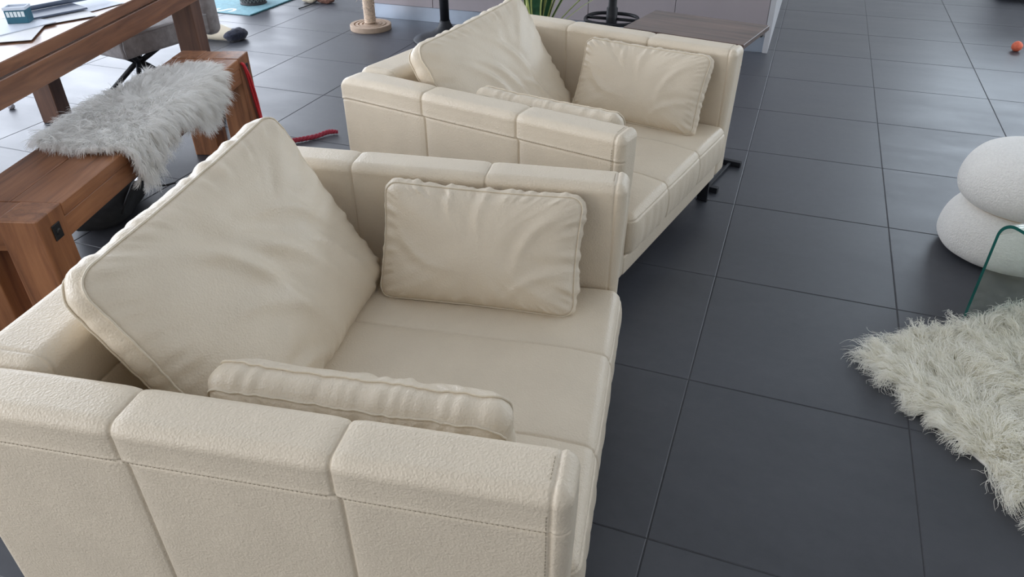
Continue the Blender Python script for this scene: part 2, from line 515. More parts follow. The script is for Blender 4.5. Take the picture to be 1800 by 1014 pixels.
# ------------------------------------------------------------------ leather armchairs
WID, DEP, HGT, ARM = 1.087, 1.084, 0.640, 0.104
HS, ZB = 0.566, 0.125
SEAMS = (0.365, 0.730)
def round_rear(P):
    # the cap rolls down over the rear end of the arm
    R = 0.055
    t = np.clip(R - P[:, 0], 0, R)
    drop = R - np.sqrt(np.maximum(R * R - t * t, 0))
    P[:, 2] -= 0.62 * drop * np.clip((P[:, 2] - 0.45) / (HGT - 0.45), 0, 1) ** 2
    return P
def make_armchair(name, loc, rz):
    root = empty(name, loc, rz)
    for sgn in (-1, 1):
        yo = sgn * WID / 2
        Y = (min(yo, yo - sgn * ARM), max(yo, yo - sgn * ARM))
        def disp(P, N, sgn=sgn):
            d, z = P[:, 0], P[:, 2]
            out = np.clip(N[:, 1] * sgn, 0, 1)
            top = np.clip(N[:, 2], 0, 1)
            body = (N[:, 2] > -0.5) & (np.abs(N[:, 0]) < 0.95)
            below = 1 / (1 + np.exp((z - HS) / 0.003))
            sh = 0.010 * below * out
            o = np.zeros(len(P))
            for s in SEAMS:
                o -= body * (0.0045 * G(d, s + sh, 0.0032) + 0.0028 * G(d, s + sh, 0.016))
            o += out * (0.0022 * (1 - below) - 0.0038 * G(z, HS - 0.001, 0.0028) + 0.0018 * G(z, HS + 0.006, 0.004))
            o -= body * 0.0030 * G(d, DEP - 0.022, 0.0030)
            o += 0.006 * top * (1 - G(d, 0, 0.1))
            # padding of the front panel
            fr = np.clip(N[:, 0], 0, 1)
            o += fr * 0.008 * np.clip((z - 0.25) / 0.3, 0, 1)
            return o
        arm = rbox('arm', (0.0, DEP), Y, (ZB, HGT), 0.024, leather, root, disp, 0.013, ex=SEAMS + (SEAMS[0] + 0.010, SEAMS[1] + 0.010, DEP - 0.022), ez=(HS,), post=round_rear)
        # stitching along the cap edge and the front edge of the outer side
        parts = []
        yy = yo + sgn * 0.0041
        for d in np.arange(0.03, DEP - 0.03, 0.0078):
            if min(abs(d - s) for s in SEAMS) < 0.006: continue
            parts.append(tube([(d, yy, HS + 0.0055), (d + 0.0045, yy, HS + 0.0055)], 0.0007, 5))
        for z in np.arange(ZB + 0.03, HGT - 0.035, 0.0078):
            y2 = yo + sgn * (0.0029 if z > HS else 0.0006)
            parts.append(tube([(DEP - 0.029, y2, z), (DEP - 0.029, y2, z + 0.0045)], 0.0007, 5))
        for y in np.arange(Y[0] + 0.03, Y[1] - 0.028, 0.0078):
            parts.append(tube([(DEP - 0.029, y, HGT + 0.0068), (DEP - 0.029, y + 0.0045, HGT + 0.0068)], 0.0007, 5))
        v, f = merge(parts)
        st = obj_from('stitching', v, f, thread, arm)
        st['label'] = 'fine beige stitching along the leather edges'
        st['kind'] = 'stuff'
    ai = WID / 2 - ARM
    def dback(P, N):
        z = P[:, 2]
        o = 0.007 * np.clip(N[:, 2], 0, 1)
        o -= np.clip(N[:, 0], 0, 1) * (0.004 * G(z, 0.515, 0.003) + 0.003 * G(z, 0.515, 0.02))
        side = np.abs(P[:, 1]) - ai + 0.03
        o -= (np.abs(N[:, 1]) < 0.95) * 0.0032 * G(side, 0.0, 0.003)
        o += 0.002 * nz(P, (6, 5, 6), 3.1)
        return o
    rbox('backrest', (0.0, 0.155), (-ai - 0.004, ai + 0.004), (ZB, HGT - 0.001), 0.034, leather, root, dback, 0.014, ey=(-ai + 0.03, ai - 0.03), ez=(0.515,))
    rbox('base', (0.02, DEP - 0.004), (-ai - 0.003, ai + 0.003), (ZB, 0.200), 0.010, leather, root, None, 0.05)
    zt = 0.350
    def dseat(P, N):
        d, a, z = P[:, 0], P[:, 1], P[:, 2]
        top, fr = np.clip(N[:, 2], 0, 1), np.clip(N[:, 0], 0, 1)
        q = np.clip(1 - (a / ai) ** 4, 0, 1)
        o = 0.012 * top * q * np.clip((1.12 - d) / 0.12, 0, 1)
        vis = np.maximum(top, fr)
        for s in (-0.150, 0.150):
            o -= (np.abs(N[:, 1]) < 0.8) * (0.0038 * G(a, s, 0.003) + 0.003 * G(a, s, 0.018)) * vis
        o -= fr * 0.0045 * G(z, zt - 0.022, 0.003)
        o -= fr * 0.003 * G(z, 0.212, 0.003)
        big = nz(P, (5, 5, 5), 1.3)
        o += top * 0.005 * big + top * 0.0035 * nz(P, (9, 5, 3), 7.7)
        gath = nz(P * np.array([1, 1, 0.35]), (0, 34, 12), 5.0)
        o += fr * 0.0045 * gath * np.clip((zt - 0.02 - z) / 0.03, 0, 1)
        o += 0.008 * fr * np.clip(1 - ((z - 0.27) / 0.07) ** 2, 0, 1)
        return o
    rbox('seat_cushion', (0.14, 1.098), (-ai + 0.002, ai - 0.002), (0.198, zt), 0.026, leather, root, dseat, 0.012, ey=(-0.15, 0.15), ez=(zt - 0.022, 0.212))
    for d in (0.10, 1.035):
        for a in (-0.469, 0.469):
            bm = bmesh.new()
            add_box(bm, d - 0.022, d + 0.022, a - 0.006, a + 0.006, 0.004, ZB + 0.001, 0.001, 1)
            add_box(bm, d - 0.024, d + 0.024, a - 0.010, a + 0.010, 0.0, 0.004, 0.0, 1)
            from_bm('leg', bm, black_metal, root)['label'] = 'black flat metal leg'
    return root
NEAR = ((-1.2244, -0.1114, 0.0), 0.15136)
FAR = ((-1.2459, 1.5477, 0.0), -0.20718)
tag(make_armchair('leather_armchair', *NEAR), 'cream leather box armchair nearest the camera, filling the lower left', 'armchair', 'cream leather armchairs')
tag(make_armchair('leather_armchair', *FAR), 'cream leather box armchair standing behind the nearer one, by the kitchen island', 'armchair', 'cream leather armchairs')

# ------------------------------------------------------------------ cushions with a piped gusset
def rrect(w, h, r, n):
    """Closed rounded rectangle outline sampled evenly, starting at the middle of the right side."""
    pts = []
    segs = [((w / 2, 0), (w / 2, h / 2 - r)), 'c0', ((w / 2 - r, h / 2), (-w / 2 + r, h / 2)), 'c1', ((-w / 2, h / 2 - r), (-w / 2, -h / 2 + r)), 'c2',
            ((-w / 2 + r, -h / 2), (w / 2 - r, -h / 2)), 'c3', ((w / 2, -h / 2 + r), (w / 2, 0))]
    cen = {'c0': (w / 2 - r, h / 2 - r, 0), 'c1': (-w / 2 + r, h / 2 - r, 90), 'c2': (-w / 2 + r, -h / 2 + r, 180), 'c3': (w / 2 - r, -h / 2 + r, 270)}
    for s in segs:
        if isinstance(s, str):
            cx, cy, a0 = cen[s]
            for t in np.linspace(0, 90, 16):
                a = math.radians(a0 + t)
                pts.append((cx + r * math.cos(a), cy + r * math.sin(a)))
        else:
            for t in np.linspace(0, 1, 30):
                pts.append((s[0][0] + (s[1][0] - s[0][0]) * t, s[0][1] + (s[1][1] - s[0][1]) * t))
    P = np.array(pts)
    L = np.concatenate([[0], np.cumsum(np.linalg.norm(np.diff(P, axis=0), axis=1))])
    t = np.linspace(0, L[-1], n, endpoint=False)
    return np.stack([np.interp(t, L, P[:, 0]), np.interp(t, L, P[:, 1])], 1)
def make_cushion(name, w, h, g, bulge, r, M, seed, folds=(), gather=0.004, pinch=0.03, sag=0.2, droop=None):
    n, m = 300, 44
    out = rrect(w, h, r, n)
    # sides pulled in a little between the corners
    u, v = out[:, 0] / (w / 2), out[:, 1] / (h / 2)
    out = out * np.stack([1 - pinch * (1 - np.clip(v, -1, 1) ** 2), 1 - pinch * (1 - np.clip(u, -1, 1) ** 2)], 1)
    tt = np.arange(n) / n * 2 * PI
    per = lambda f, s: np.array([mnoise.noise(Vector((f * math.cos(t) + s, f * math.sin(t) - s, s * 0.7))) for t in tt])
    wob = per(7, seed)
    puck = per(16, seed + 4)
    wob2 = per(5, seed + 9)
    nrm = np.roll(out, -1, 0) - np.roll(out, 1, 0)
    nrm = np.stack([nrm[:, 1], -nrm[:, 0]], 1)
    nrm /= np.linalg.norm(nrm, axis=1)[:, None]
    V, F = [], []
    def wr(x, y):
        z = np.zeros(len(x))
        for (cx, cy, ang, ln, wd, amp) in folds:
            ca, sa = math.cos(ang), math.sin(ang)
            p, q = (x - cx) * ca + (y - cy) * sa, -(x - cx) * sa + (y - cy) * ca
            q = q + 0.25 * p * p / max(ln, 1e-3)
            z += amp * np.exp(-(p / ln) ** 2) * (np.exp(-(q / wd) ** 2) - 0.55 * np.exp(-((q - 1.9 * wd) / (1.3 * wd)) ** 2))
        return z
    def face(side):
        rows = []
        for s in 1 - np.linspace(0, 1, m) ** 1.25:
            x, y = out[:, 0] * s, out[:, 1] * s
            prof = 0.62 * (1 - s ** 2.0) + 0.38 * (1 - s ** 9)
            z = g / 2 + bulge * prof * (1 - sag * y / h)
            e = np.exp(-((s - 0.93) / 0.075) ** 2)
            z += gather * 1.6 * e * puck + 0.004 * np.exp(-((s - 0.7) / 0.2) ** 2) * wob2
            z += 0.0035 * np.array([mnoise.noise(Vector((a * 9 + seed, b * 9, seed))) for a, b in zip(x, y)]) * (1 - s ** 4)
            if side > 0: z += 1.55 * wr(x, y) * (1 - s ** 10)
            z -= 0.003 * np.exp(-((s - 1) / 0.012) ** 2)
            z += 0.5 * g * 0.10 * wob * s ** 6
            rows.append(np.stack([x, y, side * z], 1))
        return rows
    fr, bk = face(1), face(-1)
    gus = []
    K = 12
    z0, z1 = fr[0][:, 2], bk[0][:, 2]
    for k in range(1, K):
        t = k / K
        b = (0.010 * math.sin(PI * t) + gather * puck * math.sin(PI * t) + 0.35 * gather * wob) 
        b = b - 0.002 * (math.exp(-(t / 0.09) ** 2) + math.exp(-((1 - t) / 0.09) ** 2))
        xy = out + nrm * np.asarray(b)[:, None]
        gus.append(np.concatenate([xy, (z0 * (1 - t) + z1 * t)[:, None]], 1))
    rows = fr[::-1] + gus + bk
    rows = [r_ for r_ in rows]
    V = np.concatenate(rows)
    if droop:
        V = droop(V)
    for i in range(len(rows) - 1):
        for k in range(n):
            l = (k + 1) % n
            F.append((i * n + k, i * n + l, (i + 1) * n + l, (i + 1) * n + k)[::-1])
    o = obj_from(name, V, F, leather)
    o.matrix_world = M
    for ring in (fr[0], bk[0]):
        rp = ring.copy()
        rp[:, :2] += nrm * 0.0012
        rp[:, 2] += np.sign(rp[:, 2]) * 0.001
        if droop: rp = droop(rp)
        v, f = tube(rp, 0.0023, 8, closed=True)
        obj_from('piping', v, f, leather_piping, o)
    return o
def frame(pose, c, X, Y):
    X, Y = Vector(X).normalized(), Vector(Y).normalized()
    Z = X.cross(Y)
    R = Matrix((X, Y, Z)).transposed().to_4x4()
    (x, y, z), th = pose
    return Matrix.Translation((x, y, z)) @ Matrix.Rotation(th, 4, 'Z') @ Matrix.Translation(c) @ R
def back_cushion(pose, dc, zc, ac, lean, yaw, seed, folds, label, w=0.735, h=0.53, g=0.085, roll=0.0):
    c, s = math.cos(lean), math.sin(lean)
    X = (math.sin(yaw), math.cos(yaw), 0)
    Y = (-s * math.cos(yaw), s * math.sin(yaw), c)
    M = frame(pose, (dc, ac, zc), X, Y) @ Matrix.Rotation(roll, 4, 'Z')
    o = make_cushion('back_cushion', w, h, g, 0.066, 0.050, M, seed, folds, gather=0.0062, pinch=0.02, sag=0.55)
    return tag(o, label, 'cushion', 'large cream back cushions')
FB = [(-0.10, 0.10, -0.9, 0.16, 0.020, 0.0075), (0.02, 0.05, -0.75, 0.17, 0.022, 0.0085), (0.12, 0.10, -0.55, 0.12, 0.018, 0.006),
      (-0.05, -0.06, -0.8, 0.15, 0.022, 0.006), (0.16, -0.04, -0.9, 0.12, 0.020, 0.005), (-0.14, -0.17, -0.15, 0.10, 0.014, 0.005)]
back_cushion(NEAR, 0.308, 0.552, 0.010, 0.490, 0.042, 2.3, FB, 'large cream leather back cushion leaning in the nearest armchair', 0.715, 0.510, 0.066, math.radians(3.5))
FB2 = [(-0.12, 0.00, -1.1, 0.14, 0.016, 0.006), (-0.02, -0.05, -1.2, 0.16, 0.016, 0.006), (0.06, 0.05, -1.2, 0.14, 0.018, 0.005), (0.1, -0.1, -1.0, 0.1, 0.015, 0.004)]
back_cushion(FAR, 0.337, 0.524, -0.031, 0.537, -0.054, 5.7, FB2, 'large cream leather back cushion leaning in the farther armchair', 0.755, 0.51, 0.060, math.radians(2.0))
def side_cushion(pose, side, dc, ac, zc, lean, seed, label, yaw=0.0, w=0.512, h=0.298, gather=0.0062, g=0.046):
    c, s = math.cos(lean), math.sin(lean)
    cy, sy = math.cos(yaw), math.sin(yaw)
    if side > 0:   # leans on the far arm, facing the near arm
        X, Y = (cy, sy, 0), (-s * sy, s * cy, c)
    else:
        X, Y = (-cy, -sy, 0), (s * sy, -s * cy, c)
    M = frame(pose, (dc, ac, zc), X, Y)
    fo = [(0.17, -0.05, 0.35, 0.09, 0.012, 0.004), (0.13, 0.04, 1.0, 0.08, 0.013, 0.004), (-0.16, -0.02, 2.5, 0.08, 0.013, 0.003), (0.0, 0.10, 1.4, 0.06, 0.012, 0.003), (-0.08, 0.11, 1.7, 0.05, 0.010, 0.003)]
    o = make_cushion('side_cushion', w, h, g, 0.048, 0.035, M, seed, fo, gather=gather, pinch=0.035, sag=0.35)
    return tag(o, label, 'cushion', 'small cream side cushions')
side_cushion(NEAR, 1, 0.737, 0.348, 0.487, math.radians(25), 11.0, 'small cream leather cushion leaning on the far arm of the nearest armchair')
side_cushion(NEAR, -1, 0.690, -0.300, 0.466, math.radians(22), 14.2, 'small cream leather cushion seen edge-on behind the near arm of the nearest armchair', w=0.542, gather=0.0042, g=0.062)
side_cushion(FAR, 1, 0.760, 0.333, 0.487, math.radians(25), 17.4, 'small cream leather cushion leaning on the far arm of the farther armchair', w=0.525)
side_cushion(FAR, -1, 0.735, -0.335, 0.484, math.radians(14), 21.9, 'small cream leather cushion whose top edge shows over the near arm of the farther armchair', w=0.53, gather=0.0045, g=0.060)

# ------------------------------------------------------------------ fur
def fur(name, roots, dirs, length, mat, parent, floor=None, K=7, clump=0.014, wave=0.006, radius=0.0007, lift=0.35, grav=0.5, curl=1.0, seed=1, normals=None, per=26, pullmax=0.85, jit_=0.35):
    rg = np.random.default_rng(seed)
    N = len(roots)
    nc = max(8, int(N / per))
    cen = roots[rg.integers(0, N, nc)]
    cell = clump * 1.2
    # nearest clump centre through a coarse hash
    from collections import defaultdict
    H = defaultdict(list)
    for i, c in enumerate(cen): H[tuple(np.floor(c / cell).astype(int))].append(i)
    idx = np.empty(N, int)
    for i, p in enumerate(roots):
        k = np.floor(p / cell).astype(int)
        best, bd = -1, 1e9
        for dx in (-1, 0, 1):
            for dy in (-1, 0, 1):
                for dz in (-1, 0, 1):
                    for j in H.get((k[0] + dx, k[1] + dy, k[2] + dz), ()):
                        q = ((cen[j] - p) ** 2).sum()
                        if q < bd: best, bd = j, q
        idx[i] = best if best >= 0 else rg.integers(0, nc)
    far = np.linalg.norm(cen[idx] - roots, axis=1) > 2.5 * clump
    nrm = np.array([0, 0, 1.0]) if normals is None else normals
    nrm = np.broadcast_to(nrm, (N, 3))
    jit = rg.normal(0, jit_, (nc, 3)); jit[:, 2] *= 0.4
    d = dirs + jit[idx] + rg.normal(0, 0.16, (N, 3))
    d /= np.linalg.norm(d, axis=1)[:, None]
    L = length * (0.65 + 0.5 * rg.random(nc))[idx] * (0.8 + 0.4 * rg.random(N))
    ph, fr = rg.random(nc)[idx] * 6.28 + rg.normal(0, 0.5, N), (1.2 + 1.2 * rg.random(nc))[idx] * curl
    side = np.cross(d, nrm); side /= np.linalg.norm(side, axis=1)[:, None] + 1e-9
    pts = np.zeros((N, K, 3))
    for k in range(K):
        t = k / (K - 1)
        p = roots + L[:, None] * (nrm * lift * (t - 0.55 * t * t) * 1.6 + d * t * (1 - 0.15 * lift))
        p[:, 2] -= grav * L * t * t
        p += side * (wave * t * np.sin(ph + fr * 6.28 * t))[:, None]
        p += nrm * (0.5 * wave * t * np.cos(ph + fr * 6.28 * t))[:, None]
        pull = (pullmax * t ** 1.1) * (~far)
        p += (cen[idx] - roots) * pull[:, None]
        if floor is not None:
            p[:, 2] = np.maximum(p[:, 2], floor + 0.0015 + 0.004 * (1 - t) * rg.random(N))
        pts[:, k] = p
    hc = bpy.data.hair_curves.new(name)
    hc.add_curves([K] * N)
    hc.attributes['position'].data.foreach_set('vector', pts.reshape(-1).astype(np.float32))
    ra = hc.attributes.get('radius') or hc.attributes.new('radius', 'FLOAT', 'POINT')
    rr = radius * (1 - 0.75 * np.linspace(0, 1, K) ** 2)
    ra.data.foreach_set('value', np.tile(rr, N).astype(np.float32))
    hc.materials.append(mat)
    o = bpy.data.objects.new(name, hc)
    COL.objects.link(o)
    o.parent = parent
    o['kind'] = 'stuff'
    return o

# flokati rug by the glass table
def build_rug():
    C = np.array([0.452, 0.885]); e1 = np.array([0.605, -0.796]); e2 = np.array([0.757, 0.653])
    C = C + 0.035 * (e1 + e2)
    L1, L2 = 1.15, 1.35
    n = 46
    def edge(u, v):
        a = u * L1 + 0.010 * mnoise.noise(Vector((v * 9, u * 3, 2.0))) * (1 if u in (0, 1) else 0.3)
        b = v * L2 + 0.018 * mnoise.noise(Vector((u * 9, v * 3, 7.0)))
        return C + a * e1 + b * e2
    V, F = [], []
    for z in (0.001, 0.007):
        for i in range(n):
            for j in range(n):
                p = edge(i / (n - 1), j / (n - 1))
                V.append((p[0], p[1], z))
    m = n * n
    for i in range(n - 1):
        for j in range(n - 1):
            a, b, c, d = i * n + j, (i + 1) * n + j, (i + 1) * n + j + 1, i * n + j + 1
            F.append((d, c, b, a)); F.append((a + m, b + m, c + m, d + m))
    loop = [i * n for i in range(n)] + [(n - 1) * n + j for j in range(1, n)] + [i * n + n - 1 for i in range(n - 2, -1, -1)] + [j for j in range(n - 2, 0, -1)]
    for k in range(len(loop)):
        a, b = loop[k], loop[(k + 1) % len(loop)]
        F.append((a, b, b + m, a + m))
    rug = obj_from('shaggy_rug', V, F, wool_white)
    tag(rug, 'ivory long-haired shaggy rug on the dark tiles under the glass table', 'rug')
    rg = np.random.default_rng(3)
    def sample(N, a1, b1, a0=0, b0=0):
        u, v = a0 + (a1 - a0) * rg.random(N), b0 + (b1 - b0) * rg.random(N)
        return u, v
    u1, v1 = sample(68000, 0.82, 0.62)
    u2, v2 = sample(9000, 1, 1)
    k = (u2 > 0.82) | (v2 > 0.62)
    u, v = np.concatenate([u1, u2[k]]), np.concatenate([v1, v2[k]])
    R = C + (u * L1)[:, None] * e1 + (v * L2)[:, None] * e2
    roots = np.concatenate([R, np.full((len(R), 1), 0.0065)], 1)
    # lie of the pile: outwards near the borders, swirling inside
    du, dv = u * L1, v * L2
    ou = -np.exp(-du / 0.10) + np.exp(-(L1 - du) / 0.10)
    ov = -np.exp(-dv / 0.10) + np.exp(-(L2 - dv) / 0.10)
    sw = np.array([mnoise.noise(Vector((a * 5, b * 5, 1.0))) for a, b in R]) * 3.5 + 0.6
    D2 = ou[:, None] * e1 * 1.6 + ov[:, None] * e2 * 1.6 + 0.75 * np.stack([np.cos(sw), np.sin(sw)], 1)
    dirs = np.concatenate([D2, np.full((len(D2), 1), 0.10)], 1)
    dirs /= np.linalg.norm(dirs, axis=1)[:, None]
    fur('fur_pile', roots, dirs, 0.090, fur_rug, rug, floor=0.0, K=10, clump=0.018, wave=0.011, radius=0.00095, lift=0.46, grav=0.34, curl=0.85, seed=4, per=52, pullmax=0.95)
build_rug()

# ------------------------------------------------------------------ bench with sheepskin
BA = math.radians(106.9)
B0 = (-1.775, 0.080, 0.0)
def build_bench():
    r = empty('wooden_bench', B0, BA)
    L, Wd, H, LG = 1.645, 0.31, 0.47, 0.120
    bm = bmesh.new()
    add_box(bm, LG + 0.001, L - LG - 0.001, 0.0, Wd / 2 - 0.001, H - 0.045, H - 0.002, 0.004)
    add_box(bm, LG + 0.001, L - LG - 0.001, Wd / 2 + 0.001, Wd, H - 0.045, H - 0.002, 0.004)
    add_box(bm, -0.0 + 0.002, LG, LG - 0.0, Wd - LG, H - 0.045, H - 0.002, 0.003)
    add_box(bm, L - LG, L - 0.002, LG, Wd - LG, H - 0.045, H - 0.002, 0.003)
    from_bm('seat', bm, oak[0], r)
    for y0, y1 in ((0.004, 0.034), (Wd - 0.034, Wd - 0.004)):
        box('side_rail', LG, L - LG, y0, y1, H - 0.110, H - 0.046, oak[0], r, 0.003)
    for x0 in (0.02, L - LG + 0.02):
        box('end_rail', x0, x0 + 0.05, LG, Wd - LG, H - 0.110, H - 0.046, oak[1], r, 0.003)
    for x0 in (0.0, L - LG):
        for y0 in (0.0, Wd - LG):
            leg = box('leg', x0, x0 + LG, y0, y0 + LG, 0.0, H, oak[2], r, 0.004)
            out = y0 if y0 == 0 else y0 + LG
            sg = -1 if y0 == 0 else 1
            bm = bmesh.new()
            cx, cz = x0 + LG * 0.55, 0.405
            add_box(bm, cx - 0.019, cx + 0.019, min(out, out + sg * 0.004), max(out, out + sg * 0.004), cz - 0.024, cz + 0.024, 0.0012, 1)
            v, f = lathe([(0.0001, 0.0045), (0.006, 0.004), (0.009, 0.0022), (0.0095, 0.0)], 16)
            o2 = len(bm.verts)
            vs = [bm.verts.new((cx + p[0], out + sg * (0.004 + p[2]), cz + p[1])) for p in v]
            for q in f:
                bm.faces.new([vs[i] for i in q])
            from_bm('bolt_cap', bm, black_bolt, leg)['label'] = 'square black bolt cap'
    tag(r, 'chunky brown oak bench with black bolts between the table and the nearest armchair', 'bench')
build_bench()
BR = np.array([[math.cos(BA), -math.sin(BA)], [math.sin(BA), math.cos(BA)]])
def bench_world(s, c, z):
    xy = np.stack([s, c], -1) @ BR.T + np.array(B0[:2])
    return np.concatenate([xy, np.asarray(z)[..., None]], -1)
def inside(poly, P):
    x, y = P[:, 0], P[:, 1]
    r = np.zeros(len(P), bool)
    n = len(poly)
    for i in range(n):
        x1, y1 = poly[i]; x2, y2 = poly[(i + 1) % n]
        c = ((y1 > y) != (y2 > y)) & (x < (x2 - x1) * (y - y1) / (y2 - y1 + 1e-12) + x1)
        r ^= c
    return r
def build_sheepskin():
    # outline in (along the bench, across from the front edge; negative = hanging over the front)
    poly = np.array([(0.50, 0.29), (0.46, 0.10), (0.49, -0.005), (0.505, -0.06), (0.50, -0.10), (0.54, -0.13), (0.62, -0.10), (0.70, -0.06), (0.82, -0.035), (0.92, -0.05), (0.98, -0.10), (1.06, -0.125), (1.15, -0.10), (1.23, -0.05),
                     (1.31, 0.01), (1.355, 0.08), (1.35, 0.16), (1.30, 0.24), (1.18, 0.295), (1.0, 0.30), (0.84, 0.305), (0.70, 0.325), (0.58, 0.335)])
    zt = 0.474
    def drape(P, off=0.0):
        s, v = P[:, 0], P[:, 1]
        rad = 0.03
        c, z = v.copy(), np.full(len(P), zt + off)
        nrm = np.tile(np.array([0, 0, 1.0]), (len(P), 1))
        a = np.clip((0.012 - v) / rad, 0, PI / 2)
        m = v < 0.012
        c[m] = 0.012 - np.sin(a[m]) * (rad + off)
        z[m] = zt - rad + np.cos(a[m]) * (rad + off)
        ex = np.clip(0.012 - v - rad * PI / 2, 0, None)
        z[m] -= ex[m]
        n2 = np.stack([np.zeros(len(P)), -np.sin(a), np.cos(a)], 1)
        nrm[m] = n2[m]
        b = np.clip((v - 0.30) / rad, 0, PI / 2)
        m = v > 0.30
        c[m] = 0.30 + np.sin(b[m]) * (rad + off)
        z[m] = zt - rad + np.cos(b[m]) * (rad + off) - np.clip(v[m] - 0.30 - rad * PI / 2, 0, None)
        nrm[m] = np.stack([np.zeros(len(P)), np.sin(b), np.cos(b)], 1)[m]
        return s, c, z, nrm
    # hide: triangulated grid clipped to the outline
    st = 0.012
    gs, gv = np.arange(0.42, 1.40, st), np.arange(-0.16, 0.38, st)
    ins = lambda P: inside(poly, P)
    idx, V, F = {}, [], []
    for i in range(len(gs) - 1):
        for j in range(len(gv) - 1):
            if ins(np.array([[gs[i] + st / 2, gv[j] + st / 2]]))[0]:
                q = []
                for a, b in ((i, j), (i + 1, j), (i + 1, j + 1), (i, j + 1)):
                    if (a, b) not in idx:
                        idx[(a, b)] = len(V); V.append((gs[a], gv[b]))
                    q.append(idx[(a, b)])
                F.append(tuple(q))
    V = np.array(V)
    s, c, z, nr = drape(V, 0.006)
    s2, c2, z2, _ = drape(V, 0.001)
    top = bench_world(s, c, z); bot = bench_world(s2, c2, z2)
    nv = len(V)
    from collections import Counter
    ec = Counter()
    for f in F:
        for k in range(4): ec[(f[k], f[(k + 1) % 4])] += 1
    FF = list(F) + [tuple(i + nv for i in f[::-1]) for f in F]
    for (a, b) in list(ec):
        if (b, a) not in ec: FF.append((b, a, a + nv, b + nv))
    pelt = obj_from('sheepskin', np.concatenate([top, bot]), FF, wool_white)
    tag(pelt, 'white long-haired sheepskin draped over the oak bench', 'sheepskin')
    rg = np.random.default_rng(5)
    P = np.stack([rg.uniform(0.42, 1.40, 115000), rg.uniform(-0.16, 0.38, 115000)], 1)
    P = P[ins(P)][:50000]
    s, c, z, nr = drape(P, 0.006)
    roots = bench_world(s, c, z)
    nw = np.concatenate([nr[:, :2] @ BR.T, nr[:, 2:]], 1)
    cen = np.array([0.93, 0.13])
    d2 = P - cen
    d2 = d2 / (np.linalg.norm(d2, axis=1)[:, None] + 0.06)
    d2[:, 1] -= 0.30
    fl = np.array([[mnoise.noise(Vector((a * 6, b * 6, 4.0))), mnoise.noise(Vector((a * 6, b * 6, 9.0)))] for a, b in P]) * 0.6
    d2 += fl
    tang = np.stack([np.zeros(len(P)), nr[:, 2], -nr[:, 1]], 1)   # direction of +v in bench space
    db = np.stack([d2[:, 0], np.zeros(len(P)), np.zeros(len(P))], 1) + d2[:, 1][:, None] * tang
    dw = np.concatenate([db[:, :2] @ BR.T, db[:, 2:]], 1)
    dw /= np.linalg.norm(dw, axis=1)[:, None] + 1e-9
    fur('fur_pile', roots, dw, 0.056, fur_skin, pelt, K=6, clump=0.009, wave=0.002, radius=0.00066, lift=0.50, grav=0.24, curl=0.6, seed=6, normals=nw, per=20, pullmax=0.74, jit_=0.28)
build_sheepskin()
def bpt(s, c, z):
    p = bench_world(np.array([s]), np.array([c]), np.array([z]))[0]
    return p
rib = []
for k, (a, b) in enumerate(((0.0, 0.0), (0.011, -0.004), (0.005, -0.008))):
    rib.append(tube(curve_pts([bpt(1.530, -0.0065 - 0.002 * k, 0.447), bpt(1.536 + a, -0.012, 0.440 - 0.004 * k), bpt(1.556 + a, -0.013 + b, 0.38), bpt(1.578 + a * 1.6, -0.014 + b, 0.27), bpt(1.602 + a * 1.3, -0.014, 0.16), bpt(1.626 + a, -0.013, 0.05), bpt(1.64 + a, -0.02, 0.0065)], 40), 0.0056, 8))
v, f = merge(rib)
tag(obj_from('ribbon', v, f, red_ribbon), 'red ribbon hanging down the far end leg of the oak bench', 'ribbon')

# something dark lies below the bench
def build_bag():
    V, F = [], []
    n, m = 32, 16
    for i in range(m + 1):
        t = PI * i / m
        for k in range(n):
            a = 2 * PI * k / n
            ca, sa = math.cos(a), math.sin(a)
            se = lambda q, e: math.copysign(abs(q) ** e, q)
            x, y, z = 0.16 * se(ca, 0.7) * max(math.sin(t), 0) ** 0.7, 0.075 * se(sa, 0.7) * max(math.sin(t), 0) ** 0.7, 0.055 - 0.055 * se(math.cos(t), 0.7)
            w = 1 + 0.10 * mnoise.noise(Vector((x * 14, y * 14, z * 14)))
            V.append((x * w, y * w, z * w))
    for i in range(m):
        for k in range(n):
            l = (k + 1) % n
            F.append((i * n + k, i * n + l, (i + 1) * n + l, (i + 1) * n + k))
    p = bpt(0.94, 0.42, 0)
    b = obj_from('pouch', V, F, black_cloth, loc=(p[0], p[1], 0.0))
    b.rotation_euler = (0, 0, BA + 0.10)
    b.scale = (1.45, 1.6, 1.0)
    v, f = tube(curve_pts([(-0.10, -0.07, 0.06), (-0.03, -0.07, 0.100), (0.05, -0.064, 0.104), (0.12, -0.09, 0.03), (0.17, -0.11, 0.006)], 30), 0.004, 8)
    obj_from('strap', v, f, black_cloth, b)
    box('buckle', 0.035, 0.060, -0.070, -0.062, 0.096, 0.112, steel, b, 0.001)['label'] = 'small bright steel buckle'
    tag(b, 'black cloth pouch with a strap on the tiles behind the oak bench', 'pouch')
build_bag()

